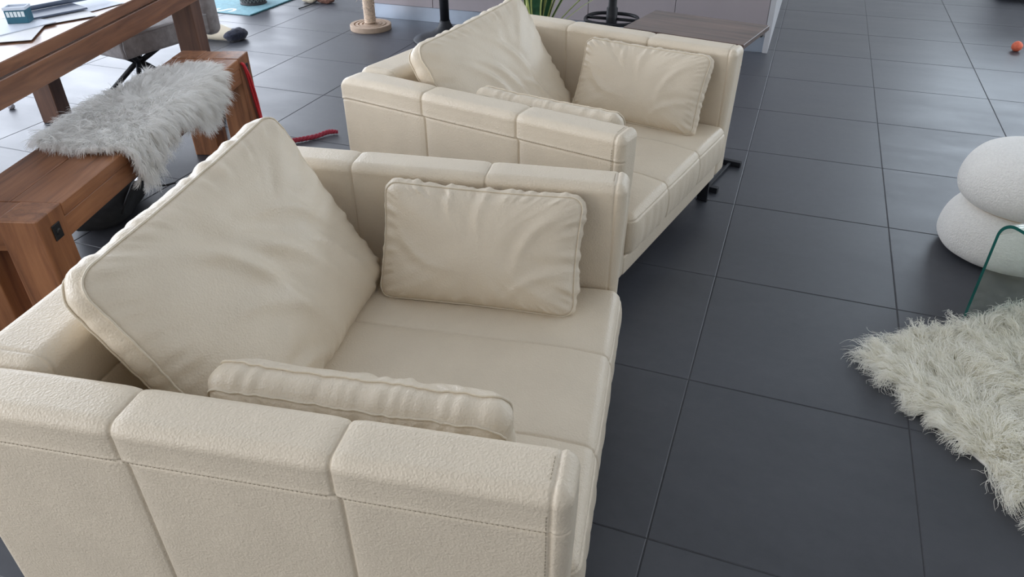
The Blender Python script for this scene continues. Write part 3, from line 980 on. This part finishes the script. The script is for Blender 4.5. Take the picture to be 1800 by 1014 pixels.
# ------------------------------------------------------------------ dining table and what lies on it
TA = math.radians(107.0)
T0 = (-2.189, 0.440, 0.0)
def build_table():
    r = empty('dining_table', T0, TA)
    x0, x1, y0, y1 = -0.72, 1.575, 0.018, 1.05
    bm = bmesh.new()
    n = 6
    for k in range(n):
        a, b = y0 + (y1 - y0) * k / n, y0 + (y1 - y0) * (k + 1) / n
        add_box(bm, x0, x1, a + 0.0006, b - 0.0006, 0.718, 0.76, 0.003, 1)
    from_bm('table_top', bm, table_oak, r)
    for a, b in ((y0 + 0.005, y0 + 0.035), (y1 - 0.035, y1 - 0.005)):
        box('apron', x0 + 0.01, x1 - 0.01, a, b, 0.628, 0.712, table_oak, r, 0.004)
    for a in (x0 + 0.01, x1 - 0.04):
        box('apron', a, a + 0.03, y0 + 0.036, y1 - 0.036, 0.628, 0.7155, oak[1], r, 0.003)
    for a in (x0 + 0.045, 1.435):
        for b in (y0 + 0.036, y1 - 0.036 - 0.105):
            box('leg', a, a + 0.108, b, b + 0.105, 0.0, 0.7175, table_oak_z, r, 0.004)
    tag(r, 'brown oak dining table with papers on its top, at the upper left', 'table')
build_table()
TR = np.array([[math.cos(TA), -math.sin(TA)], [math.sin(TA), math.cos(TA)]])
def tloc(s, n, z):
    x, y = TR @ np.array([s, n]) + np.array(T0[:2])
    return (x, y, z)
def sheet(name, s, n, w, h, rot, z, mat, label, cat, th=0.0012, group=None, curl=0.0):
    V, F = [], []
    a = 14
    for t in (0, 1):
        for i in range(a):
            for j in range(a):
                u, v = i / (a - 1) - 0.5, j / (a - 1) - 0.5
                V.append((u * w, v * h, (th if t else 0) + curl * (max(0, u) ** 2 * 4 + max(0, -v) ** 3 * 4)))
    m = a * a
    for i in range(a - 1):
        for j in range(a - 1):
            q = (i * a + j, (i + 1) * a + j, (i + 1) * a + j + 1, i * a + j + 1)
            F.append(q[::-1]); F.append(tuple(x + m for x in q))
    loop = [i * a for i in range(a)] + [(a - 1) * a + j for j in range(1, a)] + [i * a + a - 1 for i in range(a - 2, -1, -1)] + [j for j in range(a - 2, 0, -1)]
    for k in range(len(loop)):
        p, q = loop[k], loop[(k + 1) % len(loop)]
        F.append((p, q, q + m, p + m))
    o = obj_from(name, V, F, mat, smooth=False, loc=tloc(s, n, z))
    o.rotation_euler = (0, 0, TA + rot)
    return tag(o, label, cat, group)
GP = 'papers on the dining table'
sheet('paper_sheet', 0.560, 0.190, 0.21, 0.297, math.radians(50), 0.7640, paper, 'white paper sheet with a corner reaching the edge of the table', 'paper', group=GP, curl=0.0)
sheet('paper_sheet', 0.40, 0.265, 0.21, 0.297, math.radians(64), 0.7670, paper_b, 'bluish paper sheet lying under the small teal box', 'paper', group=GP, th=0.003)
sheet('paper_sheet', 0.31, 0.235, 0.21, 0.297, math.radians(20), 0.7655, paper, 'loose white sheet at the left edge of the photo, below the teal box', 'paper', group=GP, curl=0.0)
sheet('paper_sheet', 0.72, 0.17, 0.297, 0.21, math.radians(-22), 0.7622, paper_b, 'pale sheet fanned out next to the dark grey roll', 'paper', group=GP, curl=0.0)
sheet('paper_sheet', 0.78, 0.40, 0.42, 0.297, math.radians(-30), 0.7604, paper, 'large white sheet behind the dark grey roll', 'paper', group=GP)
sheet('notebook', 0.63, 0.20, 0.20, 0.13, math.radians(-35), 0.7705, slate, 'thin slate blue notebook tucked under the papers', 'notebook', th=0.006)
v, f = tube([tloc(0.60, 0.285, 0.7858), tloc(0.70, 0.220, 0.7856), tloc(0.86, 0.108, 0.785)], 0.0085, 14)
tag(obj_from('roll', v, f, slate), 'dark grey rolled sheet lying across the papers on the table', 'roll')
def build_box():
    r = empty('stamp_box', tloc(0.480, 0.232, 0.7702), TA + math.radians(-75))
    box('body', -0.036, 0.036, -0.028, 0.028, 0.0, 0.046, teal_card, r, 0.002)
    bm = bmesh.new()
    add_box(bm, -0.038, 0.038, -0.030, -0.024, 0.046, 0.056, 0.001, 1)
    add_box(bm, -0.038, 0.038, 0.024, 0.030, 0.046, 0.056, 0.001, 1)
    add_box(bm, -0.038, -0.032, -0.024, 0.024, 0.046, 0.056, 0.001, 1)
    add_box(bm, 0.032, 0.038, -0.024, 0.024, 0.046, 0.056, 0.001, 1)
    add_box(bm, -0.032, 0.032, -0.024, 0.024, 0.046, 0.050, 0.0, 1)
    from_bm('lid', bm, paper_b, r)['label'] = 'pale rimmed lid'
    for k in range(5):
        x = -0.030 + k * 0.0125
        box('print', x, x + 0.0095, -0.0288, -0.0275, 0.023, 0.041, white_print, r, 0.0)['label'] = 'white printed block'
    tag(r, 'small teal box with a pale rimmed lid on the table papers', 'box')
build_box()

# ------------------------------------------------------------------ grey chair at the head of the table
def soft_box(name, X, Y, Z, r, mat, parent, amp=0.004, seed=0):
    return rbox(name, X, Y, Z, r, mat, parent, lambda P, N: amp * nz(P, (7, 7, 7), seed), 0.03)
def build_chair():
    r = empty('suede_chair', (-2.977, 1.619, 0), math.radians(83))
    soft_box('seat', (0.0, 0.58), (0.0, 0.56), (0.360, 0.475), 0.022, suede, r, 0.006, 1.0)
    soft_box('backrest', (0.54, 0.64), (-0.01, 0.57), (0.350, 0.92), 0.040, suede, r, 0.006, 2.0)
    v1, f1 = tube([(0.012, -0.004, 0.372), (0.006, -0.004, 0.42), (0.016, -0.004, 0.466)], 0.005, 8)
    v2, f2 = tube([(0.016, -0.003, 0.466), (0.30, -0.005, 0.471), (0.545, -0.004, 0.468)], 0.0045, 8)
    v, f = merge([(v1, f1), (v2, f2)])
    obj_from('piping', v, f, suede_pipe, r)['label'] = 'lighter grey piping'
    cx, cy = 0.17, 0.14
    for a in (40, 140, 220, 320):
        ca, sa = math.cos(math.radians(a)), math.sin(math.radians(a))
        v, f = tube([(cx - 0.02 * ca, cy - 0.02 * sa, 0.315), (cx + 0.04 * ca, cy + 0.04 * sa, 0.27), (cx + 0.34 * ca, cy + 0.34 * sa, 0.014)], 0.0135, 10)
        obj_from('leg', v, f, black_metal, r)
        v, f = tube([(cx - 0.01 * ca, cy - 0.01 * sa, 0.285), (cx + 0.12 * ca, cy + 0.12 * sa, 0.362)], 0.0135, 10)
        obj_from('brace', v, f, black_metal, r)
    tag(r, 'grey suede chair with black crossed legs at the head of the dining table', 'chair')
build_chair()

# ------------------------------------------------------------------ things on the floor at the back left
def blob(rx, ry, rz, n=28, m=14, amp=0.12, fr=18, seed=0, flat=0.0):
    V, F = [], []
    for i in range(m + 1):
        t = PI * i / m
        for k in range(n):
            a = 2 * PI * k / n
            p = Vector((math.sin(t) * math.cos(a), math.sin(t) * math.sin(a), -math.cos(t)))
            w = 1 + amp * mnoise.noise(p * fr * 0.12 + Vector((seed, seed, seed)))
            q = Vector((p.x * rx * w, p.y * ry * w, p.z * rz * w))
            q.z = max(q.z, -rz * (1 - flat))
            V.append(q)
    for i in range(m):
        for k in range(n):
            l = (k + 1) % n
            F.append((i * n + k, i * n + l, (i + 1) * n + l, (i + 1) * n + k))
    return np.array([tuple(v) for v in V]), F
def build_slipper():
    r = empty('slipper', (-3.63, 3.17, 0.0), math.radians(205))
    # local +x runs to the heel end hidden behind the table leg
    v, f = blob(0.090, 0.060, 0.046, amp=0.16, fr=22, seed=2, flat=0.15)
    o = obj_from('toe', v + np.array([-0.03, 0, 0.038]), f, navy_plush, r)
    o['label'] = 'dark navy plush toe'
    o.rotation_euler = (0, 0, 0.9)
    pts = curve_pts([(0.0, -0.01, 0.040), (0.10, -0.04, 0.055), (0.20, -0.075, 0.075), (0.30, -0.11, 0.085)], 20)
    vv, ff = tube(pts, np.linspace(0.040, 0.090, 20), 18)
    vv[:, 2] = np.maximum(vv[:, 2], 0.003)
    obj_from('upper', vv, ff, cream_cloth, r)['label'] = 'smooth cream cloth upper'
    tag(r, 'cream slipper with a navy plush toe on the tiles behind the table leg', 'slipper')
build_slipper()
def build_mat():
    c = np.array([-3.97, 3.81])
    r = empty('floor_mat', (c[0], c[1], 0), 0)
    bm = bmesh.new()
    add_box(bm, -0.62, 0.0, 0.0, 0.95, 0.001, 0.009, 0.002, 1)
    o = from_bm('weave', bm, teal_mat, r)
    bm = bmesh.new()
    for k in range(26):
        y = 0.01 + k * 0.0365
        add_box(bm, -0.004, 0.006 + 0.006 * rng.random(), y, y + 0.031, 0.0015, 0.0105, 0.0015, 1)
    from_bm('border', bm, dark_teal, r)['label'] = 'dark teal bound edge'
    # the white letter S that shows beside the basket, read from the left side of the mat
    cv = bpy.data.curves.new('lettering', 'FONT')
    cv.body = 'S'
    cv.size = 0.26
    cv.extrude = 0.0005
    cv.align_x = 'CENTER'
    tmp = bpy.data.objects.new('lettering_curve', cv)
    COL.objects.link(tmp)
    bpy.context.view_layer.update()
    me = bpy.data.meshes.new_from_object(tmp.evaluated_get(bpy.context.evaluated_depsgraph_get()))
    bpy.data.objects.remove(tmp, do_unlink=True)
    me.name = 'lettering'
    me.materials.clear()
    me.materials.append(white_print)
    t = bpy.data.objects.new('lettering', me)
    COL.objects.link(t)
    t.parent = r
    t.location = (-0.205, 0.09, 0.0095)
    t.rotation_euler = (0, 0, math.radians(105))
    t['label'] = 'white letter S'
    tag(r, 'teal floor mat with a white letter under the dark basket', 'mat')
    rb = empty('basket', (c[0] - 0.22, c[1] + 0.345, 0.010), 0)
    rb.scale = (0.72, 0.72, 0.72)
    v, f = lathe([(0.0001, 0.0), (0.150, 0.0), (0.150, 0.012), (0.135, 0.014), (0.150, 0.05), (0.165, 0.14), (0.170, 0.24), (0.162, 0.30), (0.154, 0.30), (0.160, 0.22), (0.150, 0.10), (0.12, 0.02), (0.0001, 0.02)], 56)
    obj_from('body', v, f, basket_dark, rb)
    parts = []
    for k in range(22):
        a0 = 2 * PI * k / 22
        for sg in (-1, 1):
            pts = []
            for t in np.linspace(0, 1, 10):
                a = a0 + sg * t * 0.9
                z = 0.03 + 0.26 * t
                rr = np.interp(z, [0.014, 0.05, 0.14, 0.24, 0.30], [0.137, 0.151, 0.166, 0.171, 0.163])
                pts.append((rr * math.cos(a), rr * math.sin(a), z))
            parts.append(tube(pts, 0.0022, 5))
    v, f = merge(parts)
    obj_from('strands', v, f, basket_light, rb)['label'] = 'pale criss-cross strands'
    tag(rb, 'round black basket with pale criss-cross strands standing on the teal mat', 'basket')
build_mat()
def build_toy():
    r = empty('cat_toy', (-3.70, 4.38, 0.0), math.radians(10))
    v, f = blob(0.085, 0.05, 0.035, amp=0.3, fr=20, seed=5, flat=0.1)
    obj_from('body', v + np.array([0.06, 0, 0.032]), f, plain('brown_plush', (0.20, 0.10, 0.075), 0.9, var=0.3, vscale=60, bmp=0.003, bscale=120), r)
    v, f = blob(0.075, 0.05, 0.032, amp=0.2, fr=16, seed=8, flat=0.1)
    obj_from('head', v + np.array([-0.07, 0.0, 0.030]), f, cream_cloth, r)['label'] = 'cream end'
    v, f = tube(curve_pts([(-0.005, -0.03, 0.02), (-0.02, -0.10, 0.012), (-0.045, -0.19, 0.008), (-0.07, -0.25, 0.006)], 24), 0.0045, 8)
    obj_from('cord', v, f, black_cloth, r)['label'] = 'black cord tail'
    tag(r, 'brown and cream cat toy with a black cord on the tiles at the top edge', 'toy')
build_toy()
v, f = blob(0.018, 0.017, 0.016, amp=0.5, fr=40, seed=3)
tag(obj_from('crumpled_ball', v, f, grey_crumple, loc=(-3.93, 1.62, 0.015)), 'tiny grey crumpled ball on the bright tiles under the table', 'ball')
v, f = blob(0.033, 0.033, 0.033, n=32, m=20, amp=0.06, fr=30, seed=1)
tag(obj_from('ball', v, f, orange, loc=(1.510, 4.70, 0.0325)), 'small orange ball on the tiles near the right edge', 'ball')
# twisted rope toy
base = curve_pts([(-2.16, 1.725, 0.014), (-2.12, 1.765, 0.014), (-2.075, 1.825, 0.013), (-2.045, 1.885, 0.016), (-2.005, 1.915, 0.012)], 70)
parts = []
for k in range(3):
    pts = []
    for i, p in enumerate(base):
        a = 2 * PI * k / 3 + i * 0.42
        t = base[min(i + 1, 69)] - base[max(i - 1, 0)]
        t /= np.linalg.norm(t)
        s = np.cross(t, (0, 0, 1.0)); s /= np.linalg.norm(s)
        pts.append(p + 0.006 * (s * math.cos(a) + np.array([0, 0, 1.0]) * math.sin(a)))
    parts.append(tube(pts, np.interp(np.arange(70), [0, 60, 69], [0.0072, 0.0066, 0.003]), 8))
v, f = merge(parts)
tag(obj_from('rope_toy', v, f, red_rope), 'dark red twisted rope lying on the tiles between the two armchairs', 'rope')

# ------------------------------------------------------------------ sisal scratching post
def build_post():
    r = empty('scratching_post', (-2.87, 3.79, 0.0))
    prof = [(0.0001, 0.0), (0.150, 0.0), (0.152, 0.004), (0.152, 0.034), (0.149, 0.038)]
    for a, b in ((0.122, 0.112), (0.092, 0.082), (0.062, 0.052)):
        prof += [(a + 0.001, 0.038), (a, 0.028), (b, 0.028), (b - 0.001, 0.038)]
    prof += [(0.0001, 0.038)]
    v, f = lathe(prof, 72)
    o = obj_from('base', v, f, mdf, r, smooth=False)
    o['label'] = 'round fibreboard base with ring grooves'
    v, f = lathe([(0.0001, 0.036), (0.032, 0.036), (0.032, 0.62), (0.0001, 0.62)], 32)
    obj_from('core', v, f, mdf, r, smooth=False)
    pts = []
    for i in range(1500):
        a = i * 2 * PI / 26
        z = 0.044 + 0.0098 * i / 26
        pts.append((0.0375 * math.cos(a), 0.0375 * math.sin(a), z))
    v, f = tube(pts, 0.0058, 6)
    obj_from('sisal_winding', v, f, sisal, r)
    parts = []
    rg = np.random.default_rng(9)
    for k in range(46):
        a = rg.uniform(0, 2 * PI); z = rg.uniform(0.12, 0.5)
        p = np.array([0.04 * math.cos(a), 0.04 * math.sin(a), z])
        q = p + np.array([math.cos(a), math.sin(a), 0]) * rg.uniform(0.015, 0.04) + rg.normal(0, 0.02, 3)
        parts.append(tube(curve_pts([p, (p + q) / 2 + rg.normal(0, 0.006, 3), q - np.array([0, 0, 0.02])], 8), 0.0009, 5))
    v, f = merge(parts)
    obj_from('frayed_strands', v, f, sisal, r)['kind'] = 'stuff'
    tag(r, 'sisal scratching post on a round grooved base left of the kitchen island', 'scratching post')
build_post()

# ------------------------------------------------------------------ bar stools
def bar_stool(loc, label):
    r = empty('bar_stool', loc)
    v, f = lathe([(0.0001, 0.0), (0.228, 0.0), (0.230, 0.006), (0.224, 0.014), (0.17, 0.030), (0.10, 0.055), (0.058, 0.085), (0.038, 0.12), (0.036, 0.135), (0.0001, 0.135)], 56)
    obj_from('base', v, f, black_metal, r)
    v, f = lathe([(0.0001, 0.12), (0.032, 0.12), (0.032, 0.42), (0.024, 0.43), (0.024, 0.62), (0.0001, 0.62)], 32)
    obj_from('column', v, f, black_metal, r)
    pts = []
    for i in range(48):
        a = 2 * PI * i / 48
        se = lambda q, e: math.copysign(abs(q) ** e, q)
        pts.append((0.150 * se(math.cos(a), 0.8), 0.135 * se(math.sin(a), 0.8), 0.36))
    ring = tube(pts, 0.010, 10, closed=True)
    sp = tube([(-0.150, 0.0, 0.36), (-0.03, 0.0, 0.36)], 0.009, 8)
    sp2 = tube([(0.03, 0.0, 0.36), (0.150, 0.0, 0.36)], 0.009, 8)
    v, f = merge([ring, sp, sp2])
    obj_from('footrest', v, f, black_metal, r)
    v, f = lathe([(0.0001, 0.615), (0.17, 0.62), (0.195, 0.64), (0.20, 0.67), (0.19, 0.69), (0.0001, 0.685)], 48)
    obj_from('seat', v, f, black_cloth, r)
    return tag(r, label, 'bar stool', 'black bar stools at the island')
bar_stool((-2.215, 3.70, 0), 'black bar stool with a wide round base, right of the scratching post')
bar_stool((-0.912, 3.215, 0), 'black bar stool whose ring footrest shows above the farther armchair')

# ------------------------------------------------------------------ kitchen island
IY = 4.10
edges = [-3.10, -2.50, -1.895, -1.29, -0.685, -0.080]
names = ['leftmost kitchen island cabinet, behind the scratching post', 'kitchen island cabinet right behind the wide-based bar stool',
         'kitchen island cabinet behind the back cushion of the farther armchair', 'kitchen island cabinet behind the plant and the footrest ring', 'kitchen island cabinet behind the dark side table']
for k in range(5):
    a, b = edges[k], edges[k + 1]
    r = empty('base_cabinet', ((a + b) / 2, IY, 0))
    h = (b - a) / 2
    box('body', -h, h, 0.021, 0.60, 0.105, 0.86, cab_side, r, 0.0)
    box('door', -h + 0.0018, h - 0.0018, 0.0, 0.020, 0.108, 0.855, cab_front, r, 0.0015, 1)
    tag(r, 'greige lacquered ' + names[k], 'cabinet', 'kitchen island cabinets')
tag(box('plinth', -3.10, -0.080, IY + 0.012, IY + 0.027, 0.0, 0.104, kick_mat, None, 0.001), 'pale aluminium plinth board under the kitchen island', 'plinth')
tag(box('end_panel', -0.079, -0.045, IY - 0.001, IY + 1.75, 0.0, 0.86, cab_side, None, 0.002), 'pale grey end panel closing the right side of the kitchen island', 'panel')
tag(box('worktop', -3.13, -0.02, IY - 0.02, IY + 0.66, 0.861, 0.90, white_lacq, None, 0.004), 'white worktop over the kitchen island', 'worktop')
tag(rbox('white_cabinet', (1.625, 3.2), (6.235, 6.75), (0.03, 0.85), 0.03, white_lacq, None, None, 0.2), 'white round-cornered cabinet at the upper right corner', 'cabinet')

# ------------------------------------------------------------------ side table behind the farther armchair
def build_side_table():
    P = np.array([-0.083, 1.885]); Q = np.array([-0.017, 2.190])
    H = 0.640
    ang = math.atan2(*(Q - P)[::-1]) - PI / 2
    r = empty('side_table', (P[0], P[1], 0), ang)
    D = float(np.linalg.norm(Q - P))
    # local: x to the right, y towards the island
    L = 0.50
    bm = bmesh.new()
    add_box(bm, -L, 0.012, -0.014, D + 0.014, H - 0.020, H, 0.0015, 1)
    from_bm('table_top', bm, walnut, r)
    bm = bmesh.new()
    for y in (0.0, D):
        add_box(bm, -L + 0.02, 0.0, y - 0.0125, y + 0.0125, 0.0, 0.025, 0.001, 1)
        add_box(bm, -L + 0.02, -0.006, y - 0.0125, y + 0.0125, H - 0.046, H - 0.0205, 0.001, 1)
        add_box(bm, -L + 0.02, -L + 0.045, y - 0.0125, y + 0.0125, 0.025, H - 0.046, 0.001, 1)
    add_box(bm, -0.055, -0.043, 0.0125, D - 0.0125, 0.006, 0.018, 0.001, 1)
    add_box(bm, -L + 0.02, -L + 0.045, 0.0125, D - 0.0125, H - 0.046, H - 0.0205, 0.001, 1)
    from_bm('frame', bm, black_metal, r)['label'] = 'black square-tube metal frame'
    tag(r, 'dark wood side table on a black metal frame behind the farther armchair', 'side table')
build_side_table()

# ------------------------------------------------------------------ snake plant behind the farther armchair
def build_plant():
    base = Vector((-1.33, 3.10, 0))
    r = empty('potted_plant', base)
    v, f = lathe([(0.0001, 0.0), (0.13, 0.0), (0.145, 0.02), (0.175, 0.26), (0.178, 0.28), (0.165, 0.28), (0.16, 0.25), (0.0001, 0.25)], 48)
    obj_from('pot', v, f, pot_grey, r)
    v, f = lathe([(0.0001, 0.262), (0.08, 0.266), (0.161, 0.252)], 36)
    obj_from('soil', v, f, soil, r)
    def leaf(root, az, h, spread, w, bend, droop=0.0):
        n = 26
        ca, sa = math.cos(az), math.sin(az)
        V, F, M = [], [], []
        tw = random.uniform(-0.5, 0.5)
        for i in range(n + 1):
            t = i / n
            out = spread * t ** bend
            z = h * (t - droop * t * t)
            wid = w * (0.55 + 0.9 * t) * (1 - t ** 5) ** 0.8 + 0.0012 if t < 1 else 0.001
            wid = min(wid, w)
            wob = 0.012 * math.sin(5 * t + az * 3)
            c = Vector((root[0] + ca * out + wob * -sa, root[1] + sa * out + wob * ca, root[2] + z))
            th = tw * t
            s = Vector((-sa * math.cos(th) + ca * math.sin(th) * 0.6, ca * math.cos(th) + sa * math.sin(th) * 0.6, 0))
            nrm = Vector((ca, sa, 0.3)).normalized()
            for q, (o, d) in enumerate(((-1, 0.006), (-0.72, 0.001), (0, -0.004), (0.72, 0.001), (1, 0.006))):
                V.append(c + s * (o * wid) + nrm * (d * wid / w) )
        m = len(V)
        V += [v - Vector((ca, sa, 0.2)) * 0.0016 for v in V[:m]]
        for i in range(n):
            for q in range(4):
                a = i * 5 + q
                F.append((a, a + 1, a + 6, a + 5)); M.append(1 if q in (0, 3) else 0)
                F.append((a + m + 5, a + m + 6, a + m + 1, a + m)); M.append(1 if q in (0, 3) else 0)
            for a in (i * 5, i * 5 + 4):
                F.append((a, a + 5, a + 5 + m, a + m)); M.append(1)
        o = obj_from('leaf', V, F, [leaf_green, leaf_edge], r)
        o.data.polygons.foreach_set('material_index', M)
        return o
    specs = [(-2.8, 0.62, 0.05, 0.045, 1.4), (-2.2, 0.58, 0.02, 0.048, 1.4), (0.4, 0.66, 0.06, 0.050, 1.4), (0.1, 0.60, 0.10, 0.040, 1.5), (-0.4, 0.56, 0.15, 0.034, 1.5), (0.25, 0.52, 0.21, 0.032, 1.5),
             (2.6, 0.6, 0.08, 0.046, 1.5), (1.6, 0.64, 0.05, 0.045, 1.4), (-1.5, 0.55, 0.05, 0.048, 1.4), (-0.1, 0.47, 0.27, 0.026, 1.3), (3.0, 0.52, 0.12, 0.040, 1.5), (-0.9, 0.60, 0.06, 0.046, 1.5), (-1.2, 0.48, 0.16, 0.034, 1.4)]
    for az, h, sp, w, bd in specs:
        leaf((0.05 * math.cos(az), 0.05 * math.sin(az), 0.262), az, h, sp, w, bd)
    leaf((0.06, 0.0, 0.262), -0.05, 0.52, 0.40, 0.016, 1.0, 0.28)
    leaf((0.06, -0.03, 0.262), -0.12, 0.66, 0.56, 0.020, 0.9, 0.52)
    tag(r, 'potted snake plant with yellow-edged leaves behind the farther armchair', 'plant')
build_plant()

# ------------------------------------------------------------------ boucle pouf
def build_pouf():
    r = empty('pouf', (0.993, 1.757, 0.0))
    def cush(z0, z1, R, e, k_, seed):
        V, F = [], []
        n, m = 96, 40
        for i in range(m + 1):
            t = PI * i / m
            rr = R * max(math.sin(t), 0) ** e
            z = z0 + (z1 - z0) * ((1 - math.cos(t)) / 2) ** k_
            for k in range(n):
                a = 2 * PI * k / n
                w = 1 + 0.012 * mnoise.noise(Vector((3 * math.cos(a), 3 * math.sin(a), z * 8 + seed)))
                V.append((rr * w * math.cos(a), rr * w * math.sin(a), z))
        for i in range(m):
            for k in range(n):
                l = (k + 1) % n
                F.append((i * n + k, i * n + l, (i + 1) * n + l, (i + 1) * n + k))
        return V, F
    v, f = cush(0.0, 0.222, 0.238, 0.50, 1.70, 1)
    obj_from('lower_cushion', v, f, boucle, r)
    v, f = cush(0.196, 0.408, 0.226, 0.43, 1.45, 4)
    obj_from('upper_cushion', v, f, boucle, r)
    pts = [(0.168 * math.cos(a), 0.168 * math.sin(a), 0.2100) for a in np.linspace(0, 2 * PI, 64, endpoint=False)]
    v, f = tube(pts, 0.014, 10, closed=True)
    obj_from('cord', v, f, tan_cord, r)['label'] = 'tan cord between the two cushions'
    tag(r, 'white boucle pouf of two stacked round cushions at the right edge', 'pouf')
build_pouf()

# ------------------------------------------------------------------ bent glass table
def build_glass_table():
    g = np.array([0.790, 1.190])
    e1 = np.array([0.572, -0.820]); e2 = np.array([0.820, 0.572])
    Lx, Wd, H, th, R = 0.92, 0.46, 0.385, 0.010, 0.055
    prof = [(0.0, 0.0)]
    prof += [(R - R * math.cos(a), H - R + R * math.sin(a)) for a in np.linspace(0, PI / 2, 12)]
    prof += [(Lx - R + R * math.sin(a), H - R + R * math.cos(a)) for a in np.linspace(0, PI / 2, 12)]
    prof += [(Lx, 0.0)]
    inner = [(th, 0.0)]
    ri = R - th
    inner += [(R - ri * math.cos(a), H - R + ri * math.sin(a)) for a in np.linspace(0, PI / 2, 12)]
    inner += [(Lx - R + ri * math.sin(a), H - R + ri * math.cos(a)) for a in np.linspace(0, PI / 2, 12)]
    inner += [(Lx - th, 0.0)]
    n = len(prof)
    V, F = [], []
    for w in (0.0, Wd):
        for P in (prof, inner):
            for x, z in P:
                p = g + x * e1 + w * e2
                V.append((p[0], p[1], z + 0.0005))
    for i in range(n - 1):
        o, i2, o3, i3 = i, n + i, 2 * n + i, 3 * n + i
        F += [(o, o + 1, i2 + 1, i2), (o3, i3, i3 + 1, o3 + 1), (o, o3, o3 + 1, o + 1), (i2, i2 + 1, i3 + 1, i3)]
    F += [(0, n, 3 * n, 2 * n), (n - 1, 3 * n - 1, 4 * n - 1, 2 * n - 1)]
    me = obj_from('glass_table', V, F, [glass, glass_edge], smooth=False)
    mi = [1, 1, 0, 0] * (n - 1) + [1, 1]
    me.data.polygons.foreach_set('material_index', mi)
    bm = bmesh.new(); bm.from_mesh(me.data); bmesh.ops.recalc_face_normals(bm, faces=bm.faces); bm.to_mesh(me.data); bm.free()
    tag(me, 'bent clear glass table with green edges standing on the shaggy rug', 'glass table')
build_glass_table()
